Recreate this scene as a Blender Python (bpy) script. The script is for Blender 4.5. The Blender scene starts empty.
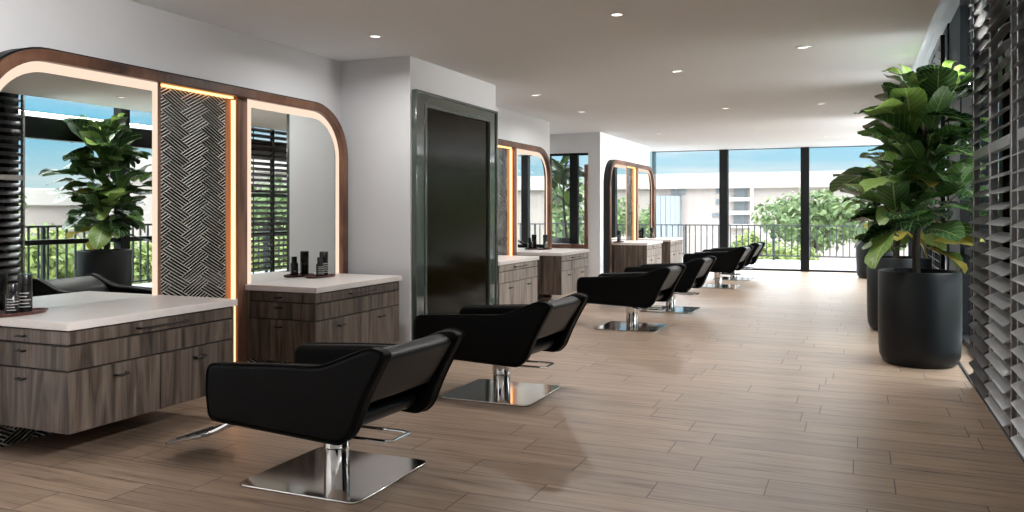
import bpy, bmesh, math, random
from mathutils import Vector, Matrix, noise
random.seed(7)
PI = math.pi
S = 1.15                      # one drawing unit in metres (applied to every top-level object at the end)
sc = bpy.context.scene
col = sc.collection

# ------------------------------------------------------------------ materials
def new_mat(name):
    m = bpy.data.materials.new(name); m.use_nodes = True
    nt = m.node_tree; nt.nodes.clear()
    out = nt.nodes.new('ShaderNodeOutputMaterial')
    b = nt.nodes.new('ShaderNodeBsdfPrincipled')
    nt.links.new(b.outputs[0], out.inputs[0])
    return m, nt, b, out

def simple(name, c, rough=.5, metal=0., spec=.5, coat=0., noise_amt=0., nscale=20., bump=0.):
    m, nt, b, out = new_mat(name)
    b.inputs['Base Color'].default_value = (*c, 1)
    b.inputs['Roughness'].default_value = rough
    b.inputs['Metallic'].default_value = metal
    b.inputs['Specular IOR Level'].default_value = spec
    b.inputs['Coat Weight'].default_value = coat
    b.inputs['Coat Roughness'].default_value = .1
    if noise_amt or bump:
        tc = nt.nodes.new('ShaderNodeTexCoord')
        n = nt.nodes.new('ShaderNodeTexNoise'); n.inputs['Scale'].default_value = nscale; n.inputs['Detail'].default_value = 4
        nt.links.new(tc.outputs['Object'], n.inputs['Vector'])
        if noise_amt:
            r = nt.nodes.new('ShaderNodeValToRGB')
            r.color_ramp.elements[0].color = (*[x * (1 - noise_amt) for x in c], 1)
            r.color_ramp.elements[1].color = (*[min(1, x * (1 + noise_amt)) for x in c], 1)
            nt.links.new(n.outputs[0], r.inputs[0]); nt.links.new(r.outputs[0], b.inputs['Base Color'])
        if bump:
            bp = nt.nodes.new('ShaderNodeBump'); bp.inputs['Strength'].default_value = bump; bp.inputs['Distance'].default_value = .01
            nt.links.new(n.outputs[0], bp.inputs['Height']); nt.links.new(bp.outputs[0], b.inputs['Normal'])
    return m

def emit(name, c, s):
    m = bpy.data.materials.new(name); m.use_nodes = True
    nt = m.node_tree; nt.nodes.clear()
    out = nt.nodes.new('ShaderNodeOutputMaterial'); e = nt.nodes.new('ShaderNodeEmission')
    e.inputs[0].default_value = (*c, 1); e.inputs[1].default_value = s
    nt.links.new(e.outputs[0], out.inputs[0]); return m

def wood(name, dark, mid, light, scale=(9, 9, .9), rough=.4, streak=2.2, bump=.05):
    """grain stretched along object Z (scale picks the axis)"""
    m, nt, b, out = new_mat(name)
    N = nt.nodes.new; L = nt.links.new
    tc = N('ShaderNodeTexCoord'); mp = N('ShaderNodeMapping'); mp.inputs['Scale'].default_value = scale
    L(tc.outputs['Object'], mp.inputs[0])
    geo = N('ShaderNodeObjectInfo')
    add = N('ShaderNodeVectorMath'); add.operation = 'ADD'
    mul = N('ShaderNodeMath'); mul.operation = 'MULTIPLY'; mul.inputs[1].default_value = 13.
    L(geo.outputs['Random'], mul.inputs[0]); L(mul.outputs[0], add.inputs[1]); L(mp.outputs[0], add.inputs[0])
    n1 = N('ShaderNodeTexNoise'); n1.inputs['Scale'].default_value = 1.; n1.inputs['Detail'].default_value = 6; n1.inputs['Distortion'].default_value = streak
    L(add.outputs[0], n1.inputs['Vector'])
    mp2 = N('ShaderNodeVectorMath'); mp2.operation = 'MULTIPLY'; mp2.inputs[1].default_value = (9, 9, 3)
    L(add.outputs[0], mp2.inputs[0])
    n2 = N('ShaderNodeTexNoise'); n2.inputs['Scale'].default_value = 1.; n2.inputs['Detail'].default_value = 3
    L(mp2.outputs[0], n2.inputs['Vector'])
    mx = N('ShaderNodeMath'); mx.operation = 'MULTIPLY_ADD'; mx.inputs[1].default_value = .25
    L(n2.outputs[0], mx.inputs[0])
    sub = N('ShaderNodeMath'); sub.operation = 'SUBTRACT'; sub.inputs[1].default_value = .125
    L(n1.outputs[0], sub.inputs[0]); L(sub.outputs[0], mx.inputs[2])
    r = N('ShaderNodeValToRGB'); el = r.color_ramp.elements
    el[0].position = .30; el[0].color = (*dark, 1); el[1].position = .70; el[1].color = (*light, 1)
    e = el.new(.47); e.color = (*mid, 1)
    L(mx.outputs[0], r.inputs[0]); L(r.outputs[0], b.inputs['Base Color'])
    b.inputs['Roughness'].default_value = rough
    bp = N('ShaderNodeBump'); bp.inputs['Strength'].default_value = bump; bp.inputs['Distance'].default_value = .01
    L(mx.outputs[0], bp.inputs['Height']); L(bp.outputs[0], b.inputs['Normal'])
    return m

def floor_mat():
    m, nt, b, out = new_mat('oak_planks')
    N = nt.nodes.new; L = nt.links.new
    tc = N('ShaderNodeTexCoord')
    sx = N('ShaderNodeSeparateXYZ'); L(tc.outputs['Object'], sx.inputs[0])
    row = N('ShaderNodeMath'); row.operation = 'DIVIDE'; row.inputs[1].default_value = .225; L(sx.outputs[1], row.inputs[0])
    fl = N('ShaderNodeMath'); fl.operation = 'FLOOR'; L(row.outputs[0], fl.inputs[0])
    wn = N('ShaderNodeTexWhiteNoise'); wn.noise_dimensions = '1D'; L(fl.outputs[0], wn.inputs['W'])
    ox = N('ShaderNodeMath'); ox.operation = 'MULTIPLY_ADD'; ox.inputs[1].default_value = .85; L(wn.outputs['Value'], ox.inputs[0]); L(sx.outputs[0], ox.inputs[2])
    cb = N('ShaderNodeCombineXYZ'); L(ox.outputs[0], cb.inputs[0]); L(sx.outputs[1], cb.inputs[1])
    br = N('ShaderNodeTexBrick')
    br.offset = 0.; br.squash = 1
    br.inputs['Scale'].default_value = 1.; br.inputs['Brick Width'].default_value = .85; br.inputs['Row Height'].default_value = .225
    br.inputs['Mortar Size'].default_value = .0024; br.inputs['Mortar Smooth'].default_value = .2; br.inputs['Bias'].default_value = 0
    br.inputs['Color1'].default_value = (0, 0, 0, 1); br.inputs['Color2'].default_value = (1, 1, 1, 1); br.inputs['Mortar'].default_value = (.5, .5, .5, 1)
    L(cb.outputs[0], br.inputs['Vector'])
    # per plank shift of the grain
    sep = N('ShaderNodeSeparateColor'); L(br.outputs['Color'], sep.inputs[0])
    sh = N('ShaderNodeMath'); sh.operation = 'MULTIPLY'; sh.inputs[1].default_value = 31.; L(sep.outputs[0], sh.inputs[0])
    mp = N('ShaderNodeMapping'); mp.inputs['Scale'].default_value = (1.6, 26, 1); L(tc.outputs['Object'], mp.inputs[0])
    ad = N('ShaderNodeVectorMath'); ad.operation = 'ADD'; L(mp.outputs[0], ad.inputs[0]); L(sh.outputs[0], ad.inputs[1])
    n1 = N('ShaderNodeTexNoise'); n1.inputs['Scale'].default_value = 1.; n1.inputs['Detail'].default_value = 7; n1.inputs['Distortion'].default_value = .9
    L(ad.outputs[0], n1.inputs['Vector'])
    mpf = N('ShaderNodeVectorMath'); mpf.operation = 'MULTIPLY'; mpf.inputs[1].default_value = (2.2, 4.5, 1); L(ad.outputs[0], mpf.inputs[0])
    n3 = N('ShaderNodeTexNoise'); n3.inputs['Scale'].default_value = 1.; n3.inputs['Detail'].default_value = 5; L(mpf.outputs[0], n3.inputs['Vector'])
    nm = N('ShaderNodeMix'); nm.data_type = 'FLOAT'; nm.inputs['Factor'].default_value = .42; L(n1.outputs[0], nm.inputs['A']); L(n3.outputs[0], nm.inputs['B'])
    r = N('ShaderNodeValToRGB'); el = r.color_ramp.elements
    el[0].position = .33; el[0].color = (.135, .086, .058, 1); el[1].position = .67; el[1].color = (.47, .350, .258, 1)
    e = el.new(.45); e.color = (.335, .240, .174, 1)
    L(nm.outputs['Result'], r.inputs[0])
    # plank to plank tone
    hs = N('ShaderNodeHueSaturation'); L(r.outputs[0], hs.inputs['Color'])
    v = N('ShaderNodeMapRange'); v.inputs['To Min'].default_value = .92; v.inputs['To Max'].default_value = 1.08; L(sep.outputs[0], v.inputs['Value'])
    L(v.outputs[0], hs.inputs['Value'])
    mixd = N('ShaderNodeMix'); mixd.data_type = 'RGBA'; mixd.inputs['B'].default_value = (.035, .022, .015, 1)
    L(br.outputs['Fac'], mixd.inputs['Factor']); L(hs.outputs[0], mixd.inputs['A']); L(mixd.outputs['Result'], b.inputs['Base Color'])
    b.inputs['Roughness'].default_value = .36; b.inputs['Specular IOR Level'].default_value = .45
    rr = N('ShaderNodeMapRange'); rr.inputs['To Min'].default_value = .30; rr.inputs['To Max'].default_value = .46
    L(n1.outputs[0], rr.inputs['Value']); L(rr.outputs[0], b.inputs['Roughness'])
    inv = N('ShaderNodeMath'); inv.operation = 'MULTIPLY_ADD'; inv.inputs[1].default_value = -1.; L(br.outputs['Fac'], inv.inputs[0])
    sc_ = N('ShaderNodeMath'); sc_.operation = 'MULTIPLY'; sc_.inputs[1].default_value = .15; L(n1.outputs[0], sc_.inputs[0]); L(sc_.outputs[0], inv.inputs[2])
    bp = N('ShaderNodeBump'); bp.inputs['Strength'].default_value = .25; bp.inputs['Distance'].default_value = .004
    L(inv.outputs[0], bp.inputs['Height']); L(bp.outputs[0], b.inputs['Normal'])
    return m

def leaf_mat(name, dark, light, vein, rough=.35, trans=.25):
    m, nt, b, out = new_mat(name)
    N = nt.nodes.new; L = nt.links.new
    uv = N('ShaderNodeUVMap'); sp = N('ShaderNodeSeparateXYZ'); L(uv.outputs[0], sp.inputs[0])
    def M(op, a, b_=None, c=None):
        n = N('ShaderNodeMath'); n.operation = op
        for i, x in enumerate((a, b_, c)):
            if x is None: continue
            if isinstance(x, (int, float)): n.inputs[i].default_value = x
            else: L(x, n.inputs[i])
        return n.outputs[0]
    au = M('ABSOLUTE', M('SUBTRACT', sp.outputs[0], .5))
    mid = M('LESS_THAN', au, .022)
    ph = M('FRACT', M('MULTIPLY', M('SUBTRACT', sp.outputs[1], M('MULTIPLY', au, .55)), 8.))
    vn = M('LESS_THAN', M('ABSOLUTE', M('SUBTRACT', ph, .5)), .055)
    fac = M('MAXIMUM', mid, M('MULTIPLY', vn, .65))
    geo = N('ShaderNodeNewGeometry')
    r = N('ShaderNodeValToRGB'); r.color_ramp.elements[0].color = (*dark, 1); r.color_ramp.elements[1].color = (*light, 1)
    L(geo.outputs['Random Per Island'], r.inputs[0])
    mx = N('ShaderNodeMix'); mx.data_type = 'RGBA'; mx.inputs['B'].default_value = (*vein, 1)
    L(fac, mx.inputs['Factor']); L(r.outputs[0], mx.inputs['A']); L(mx.outputs['Result'], b.inputs['Base Color'])
    b.inputs['Roughness'].default_value = rough; b.inputs['Specular IOR Level'].default_value = .5
    tr = N('ShaderNodeBsdfTranslucent'); L(mx.outputs['Result'], tr.inputs[0])
    ms = N('ShaderNodeMixShader'); ms.inputs[0].default_value = trans
    L(b.outputs[0], ms.inputs[1]); L(tr.outputs[0], ms.inputs[2]); L(ms.outputs[0], out.inputs[0])
    bp = N('ShaderNodeBump'); bp.inputs['Strength'].default_value = .4; bp.inputs['Distance'].default_value = .01; bp.invert = True
    L(fac, bp.inputs['Height']); L(bp.outputs[0], b.inputs['Normal'])
    return m

def glass_mat():
    m = bpy.data.materials.new('window_glass'); m.use_nodes = True
    nt = m.node_tree; nt.nodes.clear(); N = nt.nodes.new; L = nt.links.new
    out = N('ShaderNodeOutputMaterial'); t = N('ShaderNodeBsdfTransparent'); g = N('ShaderNodeBsdfGlossy')
    t.inputs[0].default_value = (.97, .985, .98, 1); g.inputs['Roughness'].default_value = .0
    lw = N('ShaderNodeLayerWeight'); lw.inputs[0].default_value = .5
    pw = N('ShaderNodeMath'); pw.operation = 'POWER'; pw.inputs[1].default_value = 5.; L(lw.outputs['Facing'], pw.inputs[0])
    fr = N('ShaderNodeMath'); fr.operation = 'MULTIPLY_ADD'; fr.inputs[1].default_value = .55; fr.inputs[2].default_value = .03; L(pw.outputs[0], fr.inputs[0])
    mx = N('ShaderNodeMixShader'); L(fr.outputs[0], mx.inputs[0]); L(t.outputs[0], mx.inputs[1]); L(g.outputs[0], mx.inputs[2])
    L(mx.outputs[0], out.inputs[0]); return m

M = {}
M['wall'] = simple('wall_paint', (.70, .71, .725), .7, noise_amt=.015, nscale=3)
M['ceiling'] = simple('ceiling_paint', (.88, .92, .95), .8, noise_amt=.01, nscale=2)
M['floor'] = floor_mat()
M['black_metal'] = simple('black_window_metal', (.009, .0105, .012), .5, 0., .2)
M['grey_metal'] = simple('grey_rail_metal', (.045, .05, .056), .4, .3)
M['glass'] = glass_mat()
M['arch_wood'] = wood('walnut_frame', (.032, .013, .008), (.105, .044, .025), (.20, .098, .058), (7, 2.2, 2.2), .38, 1.0)
M['arch_inner'] = wood('walnut_divider', (.07, .03, .02), (.16, .08, .05), (.25, .13, .085), (9, 9, .8), .4, 1.0)
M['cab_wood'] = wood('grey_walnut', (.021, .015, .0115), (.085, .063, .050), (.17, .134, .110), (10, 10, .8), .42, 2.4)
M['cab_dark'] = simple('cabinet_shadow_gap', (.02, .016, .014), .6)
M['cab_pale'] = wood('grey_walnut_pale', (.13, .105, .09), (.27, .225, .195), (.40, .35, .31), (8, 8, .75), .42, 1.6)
M['stone'] = simple('pale_stone_top', (.72, .67, .645), .35, noise_amt=.04, nscale=30)
M['mirror'] = simple('mirror_silver', (.86, .89, .87), .0, 1.)
M['led'] = emit('cream_led', (1., .77, .60), .43)
M['led_warm'] = emit('amber_led', (1., .44, .15), 1.9)
M['tile'] = simple('glazed_dark_tile', (.030, .037, .034), .12, 0., .8, noise_amt=.3, nscale=5)
M['grout'] = simple('pale_grout', (.82, .80, .75), .7)
M['leather'] = simple('black_leather', (.0025, .0027, .003), .45, 0., .08, bump=.06, nscale=160)
M['leather_back'] = simple('black_leather_sheen', (.005, .007, .009), .40, 0., .32, bump=.05, nscale=160)  # same leather with its bluish sheen put into the colour
M['chrome'] = simple('polished_chrome', (.78, .79, .80), .07, 1.)
M['steel'] = simple('brushed_steel_plate', (.56, .53, .50), .09, 1.)
M['pot'] = simple('matt_black_pot', (.005, .0065, .008), .42, 0., .32)
M['soil'] = simple('potting_soil', (.03, .02, .014), .95, noise_amt=.5, nscale=60)
M['bark'] = simple('fig_bark', (.055, .042, .032), .85, noise_amt=.4, nscale=40, bump=.4)
M['leaf'] = leaf_mat('fig_leaf', (.012, .040, .016), (.085, .175, .045), (.24, .34, .13), .27, .15)
M['leaf_bright'] = leaf_mat('fig_leaf_young_lit', (.10, .20, .035), (.22, .34, .075), (.38, .48, .20), .35, .3)  # young leaves; light on the crown is also put into their colour
M['leaf_yellow'] = leaf_mat('fig_leaf_yellow', (.34, .30, .05), (.45, .38, .07), (.5, .45, .18), .4, .3)
M['green_gloss'] = simple('dark_green_gloss_frame', (.062, .082, .070), .08, 0., .8, coat=.6)
M['dark_glass'] = simple('smoked_bronze_glass', (.008, .006, .002), .16, 0., .12)
M['bronze'] = simple('bronze_slat_lit', (.44, .44, .45), .34, .6, noise_amt=.12, nscale=25)  # paler copy of the slat metal, caught light put into its colour
M['bronze_dark'] = simple('dark_bronze_slat', (.10, .09, .09), .36, .6, noise_amt=.12, nscale=25)
M['alu'] = simple('aluminium_rod', (.42, .42, .43), .3, .9)
M['tray'] = simple('reddish_wood_tray', (.085, .028, .022), .4, noise_amt=.3, nscale=30)
M['bottle'] = simple('black_bottle_plastic', (.010, .010, .011), .2, 0., .6)
M['bottle_label'] = simple('bottle_print', (.42, .42, .42), .5)
M['handle'] = simple('black_handle', (.014, .012, .011), .3, .4)
M['deck'] = simple('balcony_paving', (.17, .178, .20), .8, noise_amt=.05, nscale=4)
M['facade'] = simple('pinkish_render', (.25, .222, .21), .9, noise_amt=.02, nscale=.5)
M['facade_white'] = simple('white_render', (.30, .28, .268), .9)
M['facade_fin'] = simple('blue_grey_fin', (.17, .20, .23), .8)
M['pane_dark'] = simple('far_pane', (.10, .115, .13), .4)
M['tree_leaf'] = simple('tree_leaf', (.20, .30, .085), .7)
M['ground'] = simple('street_ground', (.58, .57, .54), .9, noise_amt=.15, nscale=.3)
M['hedge'] = simple('hedge_leaf', (.30, .40, .10), .7)
M['white_plastic'] = simple('white_plastic', (.85, .85, .84), .4)

def island_vary(m, dark, light):
    nt = m.node_tree; b = [n for n in nt.nodes if n.type == 'BSDF_PRINCIPLED'][0]
    g = nt.nodes.new('ShaderNodeNewGeometry'); r = nt.nodes.new('ShaderNodeValToRGB')
    r.color_ramp.elements[0].color = (*dark, 1); r.color_ramp.elements[1].color = (*light, 1)
    nt.links.new(g.outputs['Random Per Island'], r.inputs[0]); nt.links.new(r.outputs[0], b.inputs['Base Color'])
    t = nt.nodes.new('ShaderNodeBsdfTranslucent'); ms = nt.nodes.new('ShaderNodeMixShader'); ms.inputs[0].default_value = .3
    out = [n for n in nt.nodes if n.type == 'OUTPUT_MATERIAL'][0]
    nt.links.new(r.outputs[0], t.inputs[0]); nt.links.new(b.outputs[0], ms.inputs[1]); nt.links.new(t.outputs[0], ms.inputs[2]); nt.links.new(ms.outputs[0], out.inputs[0])
island_vary(M['tree_leaf'], (.035, .075, .022), (.135, .19, .07))
island_vary(M['hedge'], (.08, .135, .03), (.22, .26, .075))

def tile_vary(m):
    """each glazed tile its own depth of colour, slightly uneven glaze"""
    nt = m.node_tree; b = [n for n in nt.nodes if n.type == 'BSDF_PRINCIPLED'][0]
    g = nt.nodes.new('ShaderNodeNewGeometry'); r = nt.nodes.new('ShaderNodeValToRGB')
    r.color_ramp.elements[0].color = (.005, .005, .0045, 1); r.color_ramp.elements[1].color = (.024, .026, .022, 1)
    nt.links.new(g.outputs['Random Per Island'], r.inputs[0]); nt.links.new(r.outputs[0], b.inputs['Base Color'])
tile_vary(M['tile'])

# ------------------------------------------------------------------ mesh helpers
def tag(o, label=None, cat=None, group=None, kind=None):
    if label: o['label'] = label
    if cat: o['category'] = cat
    if group: o['group'] = group
    if kind: o['kind'] = kind
    return o

def empty(name, loc=(0, 0, 0), rz=0., label=None, cat=None, group=None):
    o = bpy.data.objects.new(name, None); col.objects.link(o)
    o.location = loc; o.rotation_euler = (0, 0, rz); o.empty_display_size = .1
    return tag(o, label, cat, group)

class MB:
    def __init__(self): self.bm = bmesh.new()
    def box(self, a, b):
        x0, y0, z0 = a; x1, y1, z1 = b
        v = [self.bm.verts.new(p) for p in ((x0,y0,z0),(x1,y0,z0),(x1,y1,z0),(x0,y1,z0),(x0,y0,z1),(x1,y0,z1),(x1,y1,z1),(x0,y1,z1))]
        for f in ((3,2,1,0),(4,5,6,7),(0,1,5,4),(1,2,6,5),(2,3,7,6),(3,0,4,7)): self.bm.faces.new([v[i] for i in f])
        return self
    def prism(self, pts, fn0, fn1):
        """pts 2-D outline; fn0/fn1 map (a,b)->3-D for the two caps"""
        a = [self.bm.verts.new(fn0(*p)) for p in pts]; b = [self.bm.verts.new(fn1(*p)) for p in pts]
        n = len(pts)
        self.bm.faces.new(a[::-1]); self.bm.faces.new(b)
        for i in range(n): self.bm.faces.new((a[i], a[(i+1) % n], b[(i+1) % n], b[i]))
        return self
    def band(self, outer, inner, x0, x1):
        """closed strip between two open polylines (y,z), from depth x0 to x1"""
        n = len(outer)
        def P(p, x): return self.bm.verts.new((x, p[0], p[1]))
        o0 = [P(p, x0) for p in outer]; o1 = [P(p, x1) for p in outer]; i0 = [P(p, x0) for p in inner]; i1 = [P(p, x1) for p in inner]
        for k in range(n-1):
            self.bm.faces.new((o0[k], o0[k+1], o1[k+1], o1[k])); self.bm.faces.new((i0[k+1], i0[k], i1[k], i1[k+1]))
            self.bm.faces.new((o1[k], o1[k+1], i1[k+1], i1[k])); self.bm.faces.new((o0[k+1], o0[k], i0[k], i0[k+1]))
        for k in (0, n-1): self.bm.faces.new((o0[k], o1[k], i1[k], i0[k]))
        return self
    def tube(self, path, r, seg=10, closed=False):
        path = [Vector(p) for p in path]; n = len(path); rings = []
        rs = r if isinstance(r, (list, tuple)) else [r]*n
        up = None
        for i, p in enumerate(path):
            if closed: t = path[(i+1) % n] - path[i-1]
            else: t = path[min(i+1, n-1)] - path[max(i-1, 0)]
            t.normalize()
            if up is None:
                up = Vector((0,0,1)) if abs(t.z) < .9 else Vector((1,0,0))
            u = (up - t*up.dot(t))
            if u.length < 1e-4: u = t.orthogonal()
            u.normalize(); w = t.cross(u); up = u
            rings.append([self.bm.verts.new(p + (u*math.cos(2*PI*k/seg) + w*math.sin(2*PI*k/seg))*rs[i]) for k in range(seg)])
        m = n if closed else n-1
        for i in range(m):
            A, B = rings[i], rings[(i+1) % n]
            for k in range(seg): self.bm.faces.new((A[k], A[(k+1) % seg], B[(k+1) % seg], B[k]))
        if not closed: self.bm.faces.new(rings[0][::-1]); self.bm.faces.new(rings[-1])
        return self
    def lathe(self, prof, c=(0,0,0), seg=32):
        """prof list of (r,z); r=0 ends close"""
        rings = []
        for r, z in prof:
            if r < 1e-6: rings.append([self.bm.verts.new((c[0], c[1], c[2]+z))])
            else: rings.append([self.bm.verts.new((c[0]+r*math.cos(2*PI*k/seg), c[1]+r*math.sin(2*PI*k/seg), c[2]+z)) for k in range(seg)])
        for A, B in zip(rings, rings[1:]):
            for k in range(seg):
                k2 = (k+1) % seg
                if len(A) == 1 and len(B) == 1: continue
                if len(A) == 1: self.bm.faces.new((A[0], B[k2], B[k])[::-1])
                elif len(B) == 1: self.bm.faces.new((A[k], A[k2], B[0]))
                else: self.bm.faces.new((A[k], A[k2], B[k2], B[k]))
        return self
    def xform(self, mat):
        self.bm.transform(mat); return self
    def build(self, name, mat, parent=None, bevel=0., seg=2, smooth=False, loc=None):
        bmesh.ops.recalc_face_normals(self.bm, faces=self.bm.faces[:])
        me = bpy.data.meshes.new(name); self.bm.to_mesh(me); self.bm.free()
        me.materials.append(M[mat] if isinstance(mat, str) else mat)
        o = bpy.data.objects.new(name, me); col.objects.link(o)
        if parent: o.parent = parent
        if loc: o.location = loc
        if bevel:
            md = o.modifiers.new('bevel', 'BEVEL'); md.width = bevel; md.segments = seg; md.limit_method = 'ANGLE'; md.angle_limit = math.radians(40); md.harden_normals = False
        if smooth or bevel:
            for p in me.polygons: p.use_smooth = True
            if not smooth or smooth == 'auto':
                me.set_sharp_from_angle(angle=math.radians(35))
        return o

def B(name, mat, a, b, parent=None, bevel=0.): return MB().box(a, b).build(name, mat, parent, bevel)

def struct(name, mat, a, b, label=None):
    return tag(B(name, mat, a, b), label, None, None, 'structure')

def copy_tree(o, parent=None):
    c = o.copy(); col.objects.link(c)
    if parent: c.parent = parent
    for ch in [x for x in bpy.data.objects if x.parent == o]: copy_tree(ch, c)
    return c

# ------------------------------------------------------------------ the setting
CE = 2.464
YF = 17.3            # far window wall
XL = -4.03           # left wall surface
XR = .95             # right window plane
struct('floor', 'floor', (-5.4, -3.2, -.12), (XR+.1, YF+.06, 0))
struct('ceiling', 'ceiling', (-5.4, -3.2, CE), (.45, YF+.05, CE+.25))
struct('ceiling_slot', 'ceiling', (.45, -3.2, 3.5), (XR+.15, YF+.05, 3.75))
struct('ceiling_edge', 'ceiling', (.40, -3.2, CE+.25), (.45, YF+.05, 3.5))
struct('wall_left', 'wall', (XL-.25, -3.2, 0), (XL, 5.83, CE))
struct('wall_pier', 'wall', (XL-.25, 5.83, 0), (-3.36, 7.54, CE))
struct('wall_middle', 'wall', (XL-.25, 7.54, 0), (XL, 10.93, CE))
struct('wall_alcove', 'wall', (-5.4, 10.75, 0), (-5.2, 12.9, CE))
struct('wall_return', 'wall', (-5.2, 10.75, 0), (XL-.25, 10.93, CE))
struct('wall_rear', 'wall', (-5.4, -3.4, 0), (XR+.2, -3.2, 3.75))
w = MB(); w.box((-5.4, 12.7, 0), (-4.0, 12.86, .60)); w.box((-5.4, 12.7, 2.147), (-4.0, 12.86, CE)); w.box((-5.4, 12.7, .60), (-4.75, 12.86, 2.147))
tag(w.build('wall_alcove_front', 'wall'), kind='structure')
struct('wall_end', 'wall', (-4.0, 12.63, 0), (-3.8, 16.04, CE))
# header above the right-hand glazing
struct('wall_right', 'wall', (XR-.03, -3.2, 3.18), (XR+.15, YF+.05, 3.5))

def frame_window(name, parts, panes):
    """one window: dark metal bars in one mesh, panes as child"""
    mb = MB()
    for a, b in parts: mb.box(a, b)
    o = tag(mb.build(name, 'black_metal', None, .004), kind='structure')
    for a, b in panes: B('glass_pane', 'glass', a, b, o)
    return o

# far window wall: full-height glass between deep black mullions
yf0, yf1 = YF-.10, YF+.06
bars = [((-4.03, yf0, 0), (-3.98, yf1, CE)), ((-2.63, yf0, 0), (-2.46, yf1, CE)), ((-1.05, yf0, 0), (-.89, yf1, CE)), ((.53, yf0, 0), (.69, yf1, CE))]
bars += [((-4.03, YF-.04, 0), (XR, YF+.04, .035)), ((-4.03, YF-.03, CE-.012), (XR, YF+.03, CE))]
panes = [((x0, YF-.006, .035), (x1, YF+.006, CE-.012)) for x0, x1 in ((-3.98, -2.63), (-2.46, -1.05), (-.89, .53), (.69, XR))]
frame_window('window_1', bars, panes)
struct('window_11', 'glass', (-3.96, 16.04, 0), (-3.948, YF-.04, CE))
# alcove window
frame_window('window_2', [((-4.36, 12.76, .66), (-4.22, 12.84, 2.147)), ((-4.75, 12.76, .66), (-4.70, 12.84, 2.147)), ((-4.75, 12.76, 2.11), (-4.0, 12.84, 2.147))],
             [((-4.70, 12.79, .66), (-4.36, 12.80, 2.11)), ((-4.22, 12.79, .66), (-4.02, 12.80, 2.11))])
# right-hand glazing bays (two heights of glass with a deep transom and a slim mid rail)
def right_bay(name, y0, y1, jamb=.14):
    x0, x1 = XR-.07, XR+.07
    bars = [((x0, y0, 0), (x1, y0+jamb, 3.2)), ((x0, y1-.05, 0), (x1, y1, 3.2)), ((x0, y0, 0), (x1, y1, .05)), ((x0, y0, 3.12), (x1, y1, 3.2)),
            ((x0+.01, y0, 2.05), (x1, y1, 2.29)), ((x0+.03, y0, .80), (x1-.03, y1, .86))]
    panes = [((XR-.006, y0+jamb, a), (XR+.006, y1-.05, b)) for a, b in ((.05, .80), (.86, 2.05), (2.29, 3.12))]
    return frame_window(name, bars, panes)
right_bay('window_3', 6.30, 7.88, .12)
right_bay('window_4', 7.88, 8.74, .09)
struct('wall_right_panel', 'black_metal', (XR-.06, 8.74, 0), (XR+.07, 9.84, 3.17))
right_bay('window_5', 9.84, 11.75, .16)
right_bay('window_6', 11.75, 13.6, .16)
right_bay('window_7', 13.6, 15.45, .16)
right_bay('window_8', 15.45, YF, .16)
right_bay('window_9', 4.65, 6.30, .16)
right_bay('window_10', 2.80, 4.65, .16)
struct('wall_right_rear', 'wall', (XR-.03, -3.2, 0), (XR+.1, 2.80, 3.18))  # unseen solid wall put in instead of glazing, to darken the near end
struct('wall_right_ledge', 'wall', (XR-.15, -3.2, 0), (XR-.03, 2.80, 2.285))  # unseen ledge added to carry the fill light behind the camera
struct('shutter_backing', 'black_metal', (XR+.12, 2.80, -.1), (XR+.24, 6.34, 3.5))  # black sheet added outside the glass so the slat gaps look dark
# wood trim of the alcove window: post and sill
tag(B('trim_1', 'arch_wood', (-4.06, 12.60, .0), (-4.0, 12.70, 1.95), None, .012), 'dark walnut post at the right edge of the alcove window', None, None, 'structure')
tag(B('trim_2', 'arch_wood', (-4.75, 12.58, .60), (-4.06, 12.76, .665), None, .008), 'dark walnut sill under the alcove window', None, None, 'structure')
# balconies
struct('balcony_floor', 'deck', (-8.5, YF+.06, -.14), (4.0, 21.4, -.01))
struct('terrace_floor', 'deck', (XR+.10, -3.2, -.14), (3.1, YF+.06, -.01))
struct('side_terrace_floor', 'deck', (-8.5, 12.86, -.14), (-4.0, YF+.06, -.01))
struct('balcony_soffit', 'wall', (XR+.15, -3.2, 3.5), (2.0, YF+.06, 3.75))

# ------------------------------------------------------------------ mirror stations
def arc_path(y0, y1, z0, zt, r, n=14):
    pts = [(y0, z0)]
    for k in range(n+1):
        a = PI - PI/2*k/n
        pts.append((y0+r+r*math.cos(a), zt-r+r*math.sin(a)))
    for k in range(n+1):
        a = PI/2 - PI/2*k/n
        pts.append((y1-r+r*math.cos(a), zt-r+r*math.sin(a)))
    pts.append((y1, z0))
    return pts

def clip_poly(poly, y0, y1, z0, z1):
    for axis, lim, sgn in ((0, y0, 1), (0, y1, -1), (1, z0, 1), (1, z1, -1)):
        res = []
        for i in range(len(poly)):
            p, q = poly[i-1], poly[i]
            ip, iq = sgn*(p[axis]-lim) >= 0, sgn*(q[axis]-lim) >= 0
            if ip != iq:
                t = (lim-p[axis])/(q[axis]-p[axis]); res.append((p[0]+t*(q[0]-p[0]), p[1]+t*(q[1]-p[1])))
            if iq: res.append(q)
        poly = res
        if len(poly) < 3: return []
    return poly

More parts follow.
